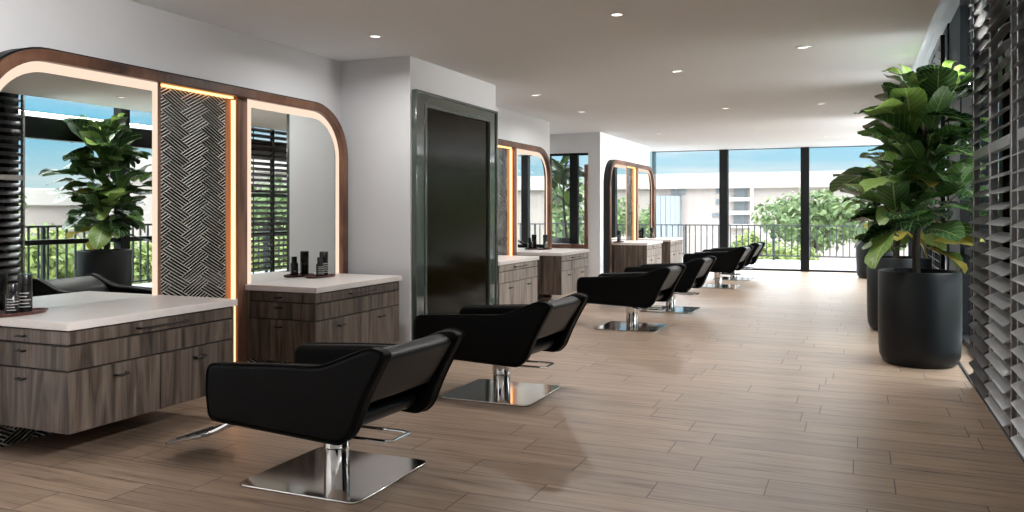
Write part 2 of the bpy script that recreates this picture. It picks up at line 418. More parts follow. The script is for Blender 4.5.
def herringbone(mb, y0, y1, z0, z1, W=.100, n=2, x0=.012, th=.0068, ribs=4, ky=1.17, kz=.625):
    # each tile of the herringbone is cast with four raised glazed ribs
    rnd = random.Random(3)
    cx, cz = (y0+y1)/2, (z0+z1)/2; c = math.sqrt(.5)
    R = int(1.7*max(y1-y0, z1-z0)/W)+2*n
    for j in range(-R, R):
        for m_ in range(-R//(2*n)-1, R//(2*n)+2):
            for kind in (0, 1):
                if kind == 0: a0, a1, b0, b1 = j+2*n*m_, j+2*n*m_+n, j, j+1
                else: a0, a1, b0, b1 = j, j+1, j+1+2*n*m_, j+1+2*n*m_+n
                s1, s2 = rnd.uniform(-.018, .018), rnd.uniform(-.018, .018)
                ctr = ((a0+a1)*W/2, (b0+b1)*W/2); my, mz = cx+(ctr[0]-ctr[1])*c*ky, cz+(ctr[0]+ctr[1])*c*kz
                if not (y0-.2 < my < y1+.2 and z0-.2 < mz < z1+.2): continue
                for k in range(ribs):
                    f0, f1 = k/ribs+.045, (k+1)/ribs-.045
                    if kind == 0: A0, A1, B0, B1 = a0+.03, a1-.03, b0+f0, b0+f1
                    else: A0, A1, B0, B1 = a0+f0, a0+f1, b0+.03, b1-.03
                    q = [(A0*W, B0*W), (A1*W, B0*W), (A1*W, B1*W), (A0*W, B1*W)]
                    q = [(cx+(u-v)*c*ky, cz+(u+v)*c*kz) for u, v in q]
                    q = clip_poly(q, y0, y1, z0, z1)
                    if len(q) < 3: continue
                    mb.prism(q, lambda y, z: (x0, y, z), lambda y, z: (x0+th+s1*(y-my)+s2*(z-mz), y, z))

LEN = 3.15
def make_station(loc, label):
    st = empty('mirror_station', loc, 0, label, 'mirror station', 'arched mirror stations along the left wall')
    ZT, R = 2.05, .42
    outer = arc_path(0, LEN, 0, ZT, R); t = .062
    inner = arc_path(t, LEN-t, 0, ZT-t, R-t)
    fr = MB().band(outer, inner, 0, .115).build('wood_frame', 'arch_wood', st, .006, 2)
    # slim dark outer edge lip
    lo = arc_path(-.010, LEN+.010, 0, ZT+.010, R+.010); li = arc_path(.0, LEN, 0, ZT, R)
    MB().band(lo, li, 0, .095).build('edge_trim', 'black_metal', st)
    # mirrors
    zb = .66; tl = t+.056
    def half(y0, y1, left):
        Ri = R-tl
        full = arc_path(tl, LEN-tl, zb, ZT-tl, Ri)
        if left: pts = [p for p in full if p[0] <= LEN/2] + [(y1, ZT-tl), (y1, zb)]
        else: pts = [(y0, zb), (y0, ZT-tl)] + [p for p in full if p[0] > LEN/2]
        return MB().prism(pts, lambda y, z: (.0, y, z), lambda y, z: (.068, y, z)).build('mirror_pane', 'mirror', st)
    Y = dict(m1=1.13, l1=1.175, t0=1.18, t1=1.805, w0=1.815, w1=1.875, d1=1.97, m2=2.015)
    half(None, Y['m1'], True); half(Y['m2'], None, False)
    # light strips round the mirrors (top corners rounded)
    io = arc_path(t, LEN-t, zb, ZT-t, R-t); ii = arc_path(tl, LEN-tl, zb, ZT-tl, R-tl)
    def cut(lo_, hi_):
        a, b = [], []
        for p, q in zip(io, ii):
            if lo_ <= p[0] <= hi_: a.append(p); b.append(q)
        return a, b
    a, b = cut(-1, LEN/2); a.append((Y['l1'], ZT-t)); b.append((Y['m1'], ZT-tl)); a.append((Y['l1'], zb)); b.append((Y['m1'], zb))
    MB().band(a, b, .0, .065).build('light_strip', 'led', st)
    a, b = cut(LEN/2, 9); a = [(Y['d1'], zb), (Y['d1'], ZT-t)] + a; b = [(Y['m2'], zb), (Y['m2'], ZT-tl)] + b
    MB().band(a, b, .0, .065).build('light_strip', 'led', st)
    # herringbone column, floor to arch
    bk = B('grout_panel', 'grout', (0, Y['t0'], 0), (.014, Y['w0'], ZT-t), st)
    mb = MB(); herringbone(mb, Y['t0'], Y['w0']-.005, .0, ZT-t); mb.build('herringbone_tiles', 'tile', bk)
    for y0, y1 in ((t, Y['t0']), (Y['d1'], LEN-t)):
        bk = B('lower_grout_panel', 'grout', (0, y0, 0), (.014, y1, zb), st)
        mb = MB(); herringbone(mb, y0, y1, .0, zb); mb.build('lower_tiles', 'tile', bk)
    # amber strip and wood divider to the right of the tiles
    B('recess_back', 'arch_inner', (0, Y['w0'], 0), (.016, Y['w1'], ZT-t), st)
    B('amber_light_strip', 'led_warm', (.024, Y['w1']-.013, 0), (.050, Y['w1'], ZT-t-.02), st)
    B('amber_light_strip', 'led_warm', (.03, Y['t0']+.02, ZT-t-.012), (.05, Y['w1']-.02, ZT-t), st)
    B('wood_divider', 'arch_inner', (0, Y['w1'], 0), (.075, Y['d1'], ZT-t), st, .004)
    B('wood_divider', 'arch_inner', (0, Y['l1'], zb), (.072, Y['t0']+.016, ZT-t), st, .003)
    return st

XS3 = -3.8
make_station((XL, 2.62, 0), 'nearest arched walnut mirror station with fig tree reflected in its glass')
make_station((XL, 7.56, 0), 'arched mirror station just past the dark green framed panel')
make_station((XS3, 12.83, 0), 'farthest arched mirror station on the white wall by the far window')

# ------------------------------------------------------------------ vanity cabinets
def pull(mb, p0, p1, out, r=.0055):
    """bar pull between two points standing off along 'out'"""
    p0, p1, o = Vector(p0), Vector(p1), Vector(out)
    mb.tube([p0, p0+o, p1+o, p1], r, 8)
def make_cabinet(loc, label, end_fronts=True, wood_='cab_wood', width=1.09, depth=.66):
    c = empty('vanity_cabinet', loc, 0, label, 'cabinet', 'floating vanity cabinets')
    z0, z1 = .163, .645
    B('body', 'cab_dark' , (.030, .014, z0+.004), (depth-.014, width-.004, z1), c)
    B('carcass_side', 'cab_wood', (.030, width-.004, z0), (depth-.002, width+.012, z1), c)
    B('bottom_panel', 'cab_wood', (.030, 0.012, z0), (depth-.004, width-.004, z0+.004), c)
    B('worktop', 'stone', (.070, -.010, z1), (depth+.018, width+.022, z1+.040), c, .003)
    xf0, xf1 = depth-.014, depth+.004
    rows = ((z1-.005, .575), (.570, .455))
    g = .0025
    for k, (zt, zb) in enumerate(rows):
        d = B('drawer', wood_, (xf0, .010, zb+g), (xf1, width-.004, zt-g), c, .0015)
        mb = MB()
        if k == 0:
            pull(mb, (xf1, width*.36, .607), (xf1, width*.66, .607), (.026, 0, 0)); mb.build('handle', 'handle', d)
    for i in (0, 1):
        y0 = .010 if i == 0 else width/2
        y1 = width/2 if i == 0 else width-.004
        d = B('door', wood_, (xf0, y0+g, z0), (xf1, y1-g, .450), c, .0015)
        yc = y0+(.28 if i == 0 else .27)
        mb = MB(); pull(mb, (xf1, yc-.035, .395), (xf1, yc+.035, .395), (.024, 0, 0)); mb.build('handle', 'handle', d)
    # near end
    if end_fronts:
        B('end_stile', 'cab_wood', (.030, .0, z0), (.108, .014, z1), c)
        for zt, zb in rows + ((.452, z0),):
            d = B('end_drawer', 'cab_wood', (.112, .0, zb+g), (xf1, .014, zt-g), c, .0015)
            mb = MB(); zc = zt-.035 if zt-zb < .2 else zt-.05; pull(mb, (.36-.02, 0, zc), (.36+.02, 0, zc), (0, -.022, 0)); mb.build('handle', 'handle', d)
    else:
        B('end_panel', 'cab_wood', (.030, .0, z0), (xf1, .014, z1), c)
    return c
make_cabinet((XL, 2.695, 0), 'nearest floating grey walnut cabinet with pale stone top')
make_cabinet((XL, 4.575, 0), 'grey walnut cabinet against the white pier with bottles on its top')
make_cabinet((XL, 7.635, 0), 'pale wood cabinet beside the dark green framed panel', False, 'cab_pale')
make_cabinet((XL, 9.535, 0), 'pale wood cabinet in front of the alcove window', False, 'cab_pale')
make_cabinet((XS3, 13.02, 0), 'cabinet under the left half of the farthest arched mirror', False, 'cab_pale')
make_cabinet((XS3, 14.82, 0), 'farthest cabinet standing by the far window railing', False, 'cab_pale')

# ------------------------------------------------------------------ dark framed panel on the pier
fp = empty('framed_glass_panel', (-3.36, 5.85, 0), 0, 'tall dark glass panel in a glossy dark green frame on the white pier', 'framed panel')
FW, FH, fw = 1.64, 2.194, .20
mb = MB(); ring = [(0, 0), (0, FH), (FW, FH), (FW, 0)]; rin = [(.035, 0), (.035, FH-.022), (FW-.035, FH-.022), (FW-.035, 0)]
mb.band(ring, rin, 0, .05).build('outer_moulding', 'green_gloss', fp, .006)
mb = MB().band([(.035, 0), (.035, FH-.022), (FW-.035, FH-.022), (FW-.035, 0)], [(.155, 0), (.155, FH-.10), (FW-.155, FH-.10), (FW-.155, 0)], 0, .036)
mb.build('frame_face', 'green_gloss', fp, .004)
mb = MB().band([(.155, 0), (.155, FH-.10), (FW-.155, FH-.10), (FW-.155, 0)], [(.19, 0), (.19, FH-.125), (FW-.19, FH-.125), (FW-.19, 0)], 0, .046)
mb.build('inner_moulding', 'green_gloss', fp, .006)
B('glass_sheet', 'dark_glass', (0.001, .19, 0.0), (.022, FW-.19, FH-.125), fp)

# ------------------------------------------------------------------ styling chairs
def rounded(pts, r, n=5):
    out = []
    N_ = len(pts)
    for i in range(N_):
        p0, p1, p2 = Vector(pts[i-1]), Vector(pts[i]), Vector(pts[(i+1) % N_])
        rr = r[i] if isinstance(r, (list, tuple)) else r
        a = (p0-p1); b = (p2-p1); rr = min(rr, a.length*.45, b.length*.45)
        A, C = p1+a.normalized()*rr, p1+b.normalized()*rr
        for k in range(n+1):
            t = k/n; q = A*(1-t)**2 + p1*2*t*(1-t) + C*t*t
            out.append((q.x, q.y))
    return out

TW = math.radians(-4)       # the chairs' tops are swivelled slightly on their bases
def make_chair():
    ch = empty('styling_chair', (0, 0, 0))
    # base
    h = .312; r_ = .055
    sq = rounded([(-h, -h), (h, -h), (h, h), (-h, h)], r_, 6)
    MB().prism(sq, lambda x, y: (x, y, 0.0), lambda x, y: (x, y, .012)).build('base_plate', 'steel', ch, .004, 2)
    MB().lathe([(0, .010), (.058, .010), (.058, .125), (.060, .128), (.063, .135), (.064, .255), (0, .255)], seg=28).build('column', 'chrome', ch, smooth='auto')
    B('seat_bracket', 'black_metal', (-.22, -.16, .245), (.16, .16, .27), ch, .006)
    # side panels with arm
    prof = [(-.462, .518), (-.470, .400), (-.452, .268), (.265, .246), (.315, .290), (.375, .435), (.485, .635), (.405, .655), (.300, .612), (.170, .556), (-.05, .545)]
    rad = [.05, .05, .04, .05, .05, .2, .045, .05, .2, .25, .2]
    prof = [(x*1.03, z) for x, z in prof]
    pr = rounded(prof, rad, 6)
    for s in (-1, 1):
        y0, y1 = (-.32, -.245) if s < 0 else (.245, .32)
        a = MB().prism(pr, lambda x, z: (x, y0, z), lambda x, z: (x, y1, z)).build('arm_panel', 'leather', ch, .022, 4); a.rotation_euler.z = TW
        # piping along the outer edge
        yy = -.314 if s < 0 else .314
        pp = [(x, yy, z) for x, z in pr]
        MB().tube(pp, .0045, 6, True).build('piping', 'leather', a, smooth=True)
    # backrest, leaning with the arm rear edge
    bp = rounded([(.225, .555), (.13, .385), (.215, .360), (.345, .405), (.472, .610), (.407, .640), (.325, .610)], [.04, .05, .03, .02, .03, .03, .05], 5)
    MB().prism(bp, lambda x, z: (x, -.244, z), lambda x, z: (x, .244, z)).build('backrest', 'leather_back', ch, .006, 2).rotation_euler.z = TW
    # seat cushion with a rounded roll at the back
    sp = rounded([(-.435, .395), (-.445, .285), (.235, .270), (.285, .325), (.215, .372), (-.30, .40)], [.05, .04, .05, .05, .05, .1], 6)
    MB().prism(sp, lambda x, z: (x, -.244, z), lambda x, z: (x, .244, z)).build('seat', 'leather_back', ch, .008, 2).rotation_euler.z = TW
    # foot rest: two arms and a slanted foot plate
    fr = MB()
    for s in (-1, 1): fr.tube([(-.36, .06*s, .262), (-.46, .08*s, .240), (-.60, .10*s, .165), (-.66, .11*s, .138)], .013, 8)
    f = fr.build('foot_rest', 'chrome', ch, smooth='auto')
    zz = lambda x: .070+(x+.90)*.27
    MB().prism(rounded([(-.90, -.15), (-.63, -.18), (-.63, .18), (-.90, .15)], .035), lambda x, y: (x, y, zz(x)), lambda x, y: (x, y, zz(x)+.014)).build('foot_plate', 'alu', f, .004)
    rb = MB()
    for k in range(3): rb.box((-.84+.06*k, -.12, zz(-.84+.06*k)+.012), (-.832+.06*k, .12, zz(-.84+.06*k)+.018))
    rb.build('grip_ribs', 'black_metal', f)
    # height pedal loop under the back
    MB().tube([(.0, -.05, .215), (.10, -.085, .205), (.30, -.085, .205), (.335, -.07, .205), (.335, .07, .205), (.30, .085, .205), (.10, .085, .205), (.0, .05, .215)], .007, 8).build('pedal_loop', 'chrome', ch, smooth='auto')
    return ch
chair = make_chair()
spots = [(-2.19, 3.135, 0, 'nearest black leather salon chair, in front of the nearest cabinet'),
         (-2.165, 4.96, 0, 'black salon chair in front of the dark green framed panel'),
         (-2.15, 8.28, 0, 'black salon chair third from the camera, in front of the middle mirror station'),
         (-2.10, 9.93, 0, 'black salon chair fourth from the camera, close behind the third'),
         (-2.04, 13.25, 0, 'second black salon chair from the far window'),
         (-2.02, 14.85, 0, 'farthest black salon chair, nearest the far window')]
for i, (x, y, rz, lab) in enumerate(spots):
    o = chair if i == 0 else copy_tree(chair)
    o.location = (x, y, 0); o.rotation_euler = (0, 0, rz)
    tag(o, lab, 'chair', 'black salon chairs in a row')

# ------------------------------------------------------------------ potted fig trees
def add_leaf(bm, uvl, base, dirv, upv, L, Wd, droop, fold, rnd):
    """one obovate fiddle leaf, grid 8 x 5"""
    d = dirv.normalized(); side = d.cross(upv).normalized(); up = side.cross(d).normalized()
    nu, nv = 4, 8
    grid = []
    p = base.copy(); ang = 0
    prevv = 0
    wob = rnd.uniform(0, 6)
    for j in range(nv+1):
        v = j/nv
        if j:
            ang = droop*(v**1.3)
            step = (d*math.cos(ang) - up*math.sin(ang))*(L/nv)
            p = p+step
        wv = Wd*.5*(math.sin(PI*min(1, v**.80*.96+.02))**.62)*(.55+.60*v)
        if v < .08: wv *= .35
        nrm = (up*math.cos(ang) + d*math.sin(ang))
        row = []
        for i in range(nu+1):
            u = i/nu*2-1
            off = side*(u*wv) + nrm*(fold*abs(u)*wv + .018*math.sin(v*9+wob)*abs(u))
            row.append(bm.verts.new(p+off))
        grid.append(row)
    for j in range(nv):
        for i in range(nu):
            f = bm.faces.new((grid[j][i], grid[j][i+1], grid[j+1][i+1], grid[j+1][i])); f.smooth = True
            for lp, (uu, vv) in zip(f.loops, ((i/nu, j/nv), ((i+1)/nu, j/nv), ((i+1)/nu, (j+1)/nv), (i/nu, (j+1)/nv))): lp[uvl].uv = (uu, vv)

def fig_tree(loc, label, seed, top=2.36, low=.98, rad=.42, nleaf=80, pot_r=.325, pot_h=.735, lean=(0, 0), size=1., yellow=True, bare=False, rz=0.):
    rnd = random.Random(seed)
    t = empty('potted_fig_tree', loc, rz, label, 'potted plant', 'fiddle leaf figs in black pots')
    if pot_r:
        r = pot_r; h = pot_h
        prof = [(0, .0), (r*.80, .0), (r*.90, .02), (r*.97, .07), (r*.99, .14), (r, .3), (r, h-.012), (r-.006, h), (r-.022, h), (r-.028, h-.012), (r-.028, h-.10), (0, h-.10)]
        MB().lathe(prof, seg=48).build('pot', 'pot', t, smooth='auto')
        MB().lathe([(0, h-.105), (r-.03, h-.105), (r-.03, h-.07), (r*.5, h-.05), (0, h-.055)], seg=32).build('soil', 'soil', t, smooth='auto')
    z0 = (pot_h-.08) if pot_r else 0
    # trunk
    n = 9; path = []; rr = []
    for k in range(n+1):
        f = k/n
        path.append((lean[0]*f + .025*math.sin(f*5+seed), lean[1]*f + .02*math.cos(f*4+seed) - .02*math.cos(seed), z0+(top-.12-z0)*f)); rr.append(.030-.018*f)
    mb = MB().tube(path, rr, 8)
    def at(z):
        f = max(0, min(.999, (z-z0)/(top-.12-z0)))*n; i = int(f); a, b = Vector(path[i]), Vector(path[i+1]); return a+(b-a)*(f-i)
    branches = []
    for k in range(7):
        z = low+.10+(top-low-.45)*k/7; a = k*2.4+seed
        p0 = at(z); rb = rad*.62*(1.15-.85*k/7); tip = p0+Vector((math.cos(a)*rb, math.sin(a)*rb, .22+.1*rnd.random()))
        mid = p0+(tip-p0)*.5+Vector((0, 0, -.03))
        mb.tube([p0, mid, tip], [.011, .009, .006], 6); branches.append((p0, mid, tip))
    mb.build('trunk', 'bark', t, smooth='auto')
    bms = {k: bmesh.new() for k in ('leaf', 'leaf_bright', 'leaf_yellow')}
    uvs = {k: b.loops.layers.uv.new('UVMap') for k, b in bms.items()}
    ga = 2.39996
    for k in range(nleaf):
        f = k/(nleaf-1)
        z = low+(top-.10-low)*f
        a = k*ga + rnd.uniform(-.4, .4)
        if rnd.random() < .55 and f < .9:
            br = branches[k % 7]; s = rnd.uniform(.25, 1); base = br[0]+(br[2]-br[0])*s
            base.z += rnd.uniform(-.02, .05)
        else:
            base = at(z)
        # silhouette: widest in the lower middle, narrow at the top
        prof_r = (.65+.6*math.sin(PI*min(1, .25+f*.72)))
        L = size*rnd.uniform(.25, .36)*(.72+.36*prof_r) * (1 if f < .7 else 1-1.5*(f-.7))
        elev = -.30+1.5*f+rnd.uniform(-.3, .4)
        if f > .9: elev = rnd.uniform(.4, 1.1)
        d = Vector((math.cos(a)*math.cos(elev), math.sin(a)*math.cos(elev), math.sin(elev)))
        up = Vector((-math.cos(a)*math.sin(elev), -math.sin(a)*math.sin(elev), math.cos(elev))) + Vector((rnd.uniform(-.4, .4), rnd.uniform(-.4, .4), rnd.uniform(-.2, .2)))
        base = base + d*.05*rnd.random() + Vector((math.cos(a), math.sin(a), 0))*rad*.16
        kind = 'leaf'
        if f > .80 and rnd.random() < .7 or rnd.random() < .16: kind = 'leaf_bright'
        if yellow and k in (0, 2, 5): kind = 'leaf_yellow'
        add_leaf(bms[kind], uvs[kind], base, d, up, L, L*rnd.uniform(.62, .78), rnd.uniform(.25, .9), rnd.uniform(.10, .35), rnd)
    for k, nm in (('leaf', 'foliage'), ('leaf_bright', 'young_lit_foliage'), ('leaf_yellow', 'yellow_leaves')):
        bm = bms[k]
        if not len(bm.verts): bm.free(); continue
        me = bpy.data.meshes.new(nm); bm.to_mesh(me); bm.free(); me.materials.append(M[k])
        o = bpy.data.objects.new(nm, me); col.objects.link(o); o.parent = t
        if k == 'leaf_yellow': o['label'] = 'yellowing lower leaves'
    return t
fig_tree((.445, 7.20, 0), 'nearest fiddle leaf fig in a large round black pot', 4, low=.90, top=2.33, rad=.52, nleaf=150, pot_r=.298, pot_h=.73, lean=(.02, 0), size=1.12)
fig_tree((.38, 9.12, 0), 'fiddle leaf fig in the middle of the row, half hidden behind the nearest one', 11, top=2.1, rad=.38, nleaf=110, pot_r=.298, size=.82)
fig_tree((.27, 16.0, 0), 'fiddle leaf fig farthest along the glass, by the far window', 21, top=2.0, rad=.5, nleaf=80, pot_r=.30)

# ------------------------------------------------------------------ louvre shutters, right foreground
def slat(mb, x, z, y0, y1, w, th, tilt):
    pts = [(w/2*math.cos(2*PI*k/12), th/2*math.sin(2*PI*k/12)) for k in range(12)]
    ct, st = math.cos(tilt), math.sin(tilt)
    f = lambda y: (lambda a, b: (x+a*ct-b*st, y, z+a*st+b*ct))
    mb.prism(pts, f(y0), f(y1))
def shutter(y0, y1, label, mat, tilt, ztop=3.1, x=.80, w=.100, z0=.055, pitch=.0865, mid=1.57, group='full height louvre shutters', rail='alu'):
    t = empty('louvre_shutter', (x, y0, 0), 0, label, 'shutter', group)
    L = y1-y0; fw_ = .042
    mb = MB()
    B('stile', rail, (-.012, .0, .032), (.028, fw_*.6, ztop), t, .003); B('stile', rail, (-.012, L-fw_*.6, .032), (.028, L, ztop), t, .003)
    B('bottom_rail', 'bronze_dark', (-.016, fw_*.6, .032), (.028, L-fw_*.6, .075), t, .003)
    B('top_rail', 'bronze_dark', (-.016, fw_*.6, ztop-.09), (.028, L-fw_*.6, ztop), t, .003)
    B('mid_rail', rail, (-.016, fw_*.6, mid-.028), (.024, L-fw_*.6, mid+.03), t, .003)
    sl = MB(); k = 0
    z = z0+.05
    while z < ztop-.14:
        if abs(z-mid) > .055: slat(sl, 0, z, fw_*.6+.004, L-fw_*.6-.004, w, .010, tilt)
        z += pitch
    sl.build('slats', mat, t, smooth='auto')
    rod = MB(); rod.tube([(.045, L*.5, .1), (.045, L*.5, ztop-.1)], .009, 8); rod.build('tilt_rod', rail, t, smooth='auto')
    return t
shutter(5.62, 6.38, 'dark bronze louvre shutter next to the nearest fig tree', 'bronze_dark', math.radians(30), x=.735)
shutter(4.86, 5.60, 'grey louvre shutter, second from the nearest fig tree', 'bronze', math.radians(26), x=.735)
shutter(3.94, 4.70, 'grey louvre shutter at the right edge of the picture', 'bronze', math.radians(26), x=.735)
# second set farther along the glass (seen in the mirrors and edge-on behind the trees)
shutter(9.95, 10.75, 'dark louvre shutter behind the middle fig tree, seen in the mirror', 'bronze_dark', math.radians(-35), x=.835, mid=1.45, w=.082, pitch=.088, rail='black_metal')
shutter(10.77, 11.60, 'dark louvre shutter farther along the glass, seen in the mirror', 'bronze_dark', math.radians(-35), x=.835, mid=1.45, w=.082, pitch=.088, rail='black_metal')
# floor track and kerb the shutters slide on
tag(B('trim_3', 'arch_wood', (.745, 3.2, 0), (.80, 6.5, .03), None, .004), kind='structure')
tag(B('trim_4', 'grey_metal', (.725, 3.2, 0), (.743, 9.8, .010), None, .002), kind='structure')

# ------------------------------------------------------------------ trays and bottles
def make_tray(loc, label):
    t = empty('tray', loc, 0, label, 'tray', 'small wooden trays on the cabinets')
    def el(a, b, n=28): return [(a*math.cos(2*PI*k/n), b*math.sin(2*PI*k/n)) for k in range(n)]
    mb = MB(); n = 28
    prof = [(0, 0), (.90, 0), (1., .012), (1.0, .016), (.93, .016), (.86, .006), (0, .006)]
    mb.lathe([(r, z) for r, z in prof], seg=n); mb.xform(Matrix.Diagonal((.085, .165, 1, 1)))
    mb.build('dish', 'tray', t, smooth='auto'); return t
def make_bottle(loc, h, r, kind, label):
    b = empty('bottle', loc, 0, label, 'bottle', 'black product bottles on the trays')
    if kind == 0:   # tall cylinder with wide cap
        MB().lathe([(0, 0), (r*.95, 0), (r, .004), (r, h*.72), (r*.9, h*.74), (0, h*.74)], seg=24).build('body', 'bottle', b, smooth='auto')
        MB().lathe([(0, h*.74), (r*1.02, h*.74), (r*1.02, h-.004), (r*.98, h), (0, h)], seg=24).build('cap', 'bottle', b, smooth='auto')
    else:           # shouldered with narrow cap
        MB().lathe([(0, 0), (r*.95, 0), (r, .004), (r, h*.62), (r*.75, h*.70), (r*.55, h*.72), (0, h*.72)], seg=24).build('body', 'bottle', b, smooth='auto')
        MB().lathe([(0, h*.72), (r*.72, h*.72), (r*.72, h-.003), (r*.68, h), (0, h)], seg=24).build('cap', 'bottle', b, smooth='auto')
    rnd = random.Random(int(loc[1]*100))
    mb = MB()
    for k in range(5):
        z = h*(.14+.09*k); a0, a1 = -1.5, rnd.uniform(-.5, .7)
        pts = [((r+.0006)*math.cos(a0+(a1-a0)*q/6) for q in range(7))]
        pa = [((r+.0008)*math.cos(a0+(a1-a0)*q/6), (r+.0008)*math.sin(a0+(a1-a0)*q/6)) for q in range(7)]
        pb = [((r-.001)*math.cos(a0+(a1-a0)*q/6), (r-.001)*math.sin(a0+(a1-a0)*q/6)) for q in range(7)][::-1]
        mb.prism(pa+pb, lambda x, y: (x, y, z), lambda x, y: (x, y, z+h*.022))
    mb.build('printed_lines', 'bottle_label', b)
    return b
ZW = .685
sets = [(XL+.17, 2.80, 'the nearest cabinet'), (XL+.17, 5.31, 'the cabinet beside the white pier'), (XL+.16, 10.30, 'the cabinet in front of the alcove window'),
        (XS3+.17, 13.12, 'the cabinet at the left of the farthest mirror'), (XS3+.17, 15.45, 'the farthest cabinet by the window')]
for i, (x, y, w_) in enumerate(sets):
    make_tray((x, y, ZW), 'oval reddish wood tray of bottles on '+w_)
    make_bottle((x-.01, y+.055, ZW+.0065), .190, .033, 0, 'taller black bottle on '+w_)
    make_bottle((x+.02, y-.035, ZW+.0065), .150, .030, 1, 'shorter black bottle with print on '+w_)
# ------------------------------------------------------------------ downlights
lights = [(-1.425, 5.11, 'recessed downlight nearest the top middle of the ceiling'), (-3.21, 5.07, 'recessed downlight above the white pier by the nearest mirror'),
          (-.39, 6.70, 'recessed downlight nearest the ceiling edge by the trees'), (-3.24, 8.33, 'recessed downlight above the middle mirror station'),
          (-1.51, 7.40, 'faint recessed downlight in the middle of the ceiling'),  # downlights below here are added to brighten the far end
          (-3.24, 9.95, 'added downlight above the right half of the middle mirror station'), (-1.5, 10.3, 'added downlight deep in the ceiling before the third and fourth chairs'),
          (-.4, 10.3, 'added downlight deep in the ceiling near its open edge'), (-3.0, 13.3, 'added downlight above the farthest mirror station, nearer one'), (-1.5, 13.3, 'added downlight in the far part of the ceiling, middle'),
          (-3.0, 15.6, 'added downlight above the farthest mirror station, farther one'), (-.5, 14.8, 'added downlight at the far end by the window')]
for x, y, lab in lights:
    d = empty('downlight', (x, y, CE), 0, lab, 'downlight', 'recessed ceiling downlights')
    MB().lathe([(.036, -.001), (.036, -.006), (.056, -.006), (.060, -.001)], seg=28).build('trim_ring', 'white_plastic', d, smooth='auto')
    MB().lathe([(0, -.003), (.036, -.003), (.036, -.0005), (0, -.0005)], seg=24).build('lamp_lens', emit('downlight_lens', (1, .96, .9), .8) if 'downlight_lens' not in bpy.data.materials else bpy.data.materials['downlight_lens'], d)
    ld = bpy.data.lights.new('downlight_lamp', 'AREA'); ld.shape = 'DISK'; ld.size = .08; ld.energy = 8; ld.color = (1, .98, .96); ld.spread = math.radians(165)
    lo = bpy.data.objects.new('downlight_lamp', ld); col.objects.link(lo); lo.parent = d; lo.location = (0, 0, -.012)

# added linear fill lights, aimed across the room to brighten ceiling and walls
M['fill_glow'] = emit('fill_glow', (1., .985, .97), 1.5); M['slot_fill'] = emit('slot_fill_glow', (1., .96, .93), 22.)
def fill_washer(loc, L, label, power):
    c = empty('added_fill_strip', loc, 0, label, 'added fill light', 'added fill lights along the window side')
    MB().box((0, 0, 0), (.05, L, .008)).box((.042, 0, .008), (.05, L, .06)).build('channel', 'black_metal', c)
    B('light_strip', 'fill_glow', (.034, .01, .012), (.0415, L-.01, .052), c)
    B('slot_fill_strip', 'slot_fill', (.036, .01, .0605), (.048, L-.01, .064), c)  # glow added to brighten the slot above the glazing
    ld = bpy.data.lights.new('fill_lamp', 'AREA'); ld.shape = 'RECTANGLE'; ld.size = .035; ld.size_y = L-.04; ld.energy = power*L; ld.color = (1, .985, .97); ld.spread = math.radians(64)
    lo = bpy.data.objects.new('fill_lamp', ld); col.objects.link(lo); lo.parent = c; lo.location = (.030, L/2, .032)
    d = Vector((-1, 0, -.22))
    z = -d.normalized(); y = Vector((0, 1, 0)); x = y.cross(z).normalized(); lo.rotation_euler = Matrix((x, y, z)).transposed().to_euler()
for y, L_, n, pw in ((-2.6, 5.2, 'out of the picture at the camera end', 11.), (6.45, 2.25, 'behind the nearest fig tree', 6.), (11.7, 2.6, 'past the dark far shutters', 11.), (14.4, 2.6, 'near the far window', 11.)):
    fill_washer((.81 if y < 0 else .895, y, 2.291), L_, 'added linear fill light on the window side '+n, pw)

# ------------------------------------------------------------------ railings outside
def railing(name, p0, p1, label, top=.86, step=.145, cat='railing'):
    p0, p1 = Vector(p0), Vector(p1); L = (p1-p0).length; ang = math.atan2(p1.y-p0.y, p1.x-p0.x)
    t = empty(name, p0, ang, label, cat)
    B('top_rail', 'grey_metal', (0, -.025, top-.03), (L, .025, top), t); B('bottom_rail', 'grey_metal', (0, -.012, .09), (L, .012, .12), t)
    n = int(L/2.0)
    for k in range(n+1):
        x = L*k/n; B('post', 'grey_metal', (x-.022, -.022, -.02), (x+.022, .022, top-.03), t)
    proto = None
    k = 0; x = step/2; cnt = 0
    while x < L and cnt < 99:
        if proto is None: proto = B('baluster', 'grey_metal', (-.0115, -.0115, .12), (.0115, .0115, top-.03), t); o = proto
        else: o = proto.copy(); col.objects.link(o)
        o.parent = t; o.location = (x, 0, 0); x += step; cnt += 1
railing('balcony_railing', (-6.2, 21.0, 0), (2.4, 21.0, 0), 'grey metal balcony railing beyond the far window')
railing('terrace_railing', (2.45, 5.6, 0), (2.45, 17.2, 0), 'grey metal railing beyond the right-hand glazing, seen in the nearest mirror', 1.0)
railing('side_railing', (-7.5, 14.6, 0), (-4.15, 14.6, 0), 'grey metal railing outside the alcove window', .98)

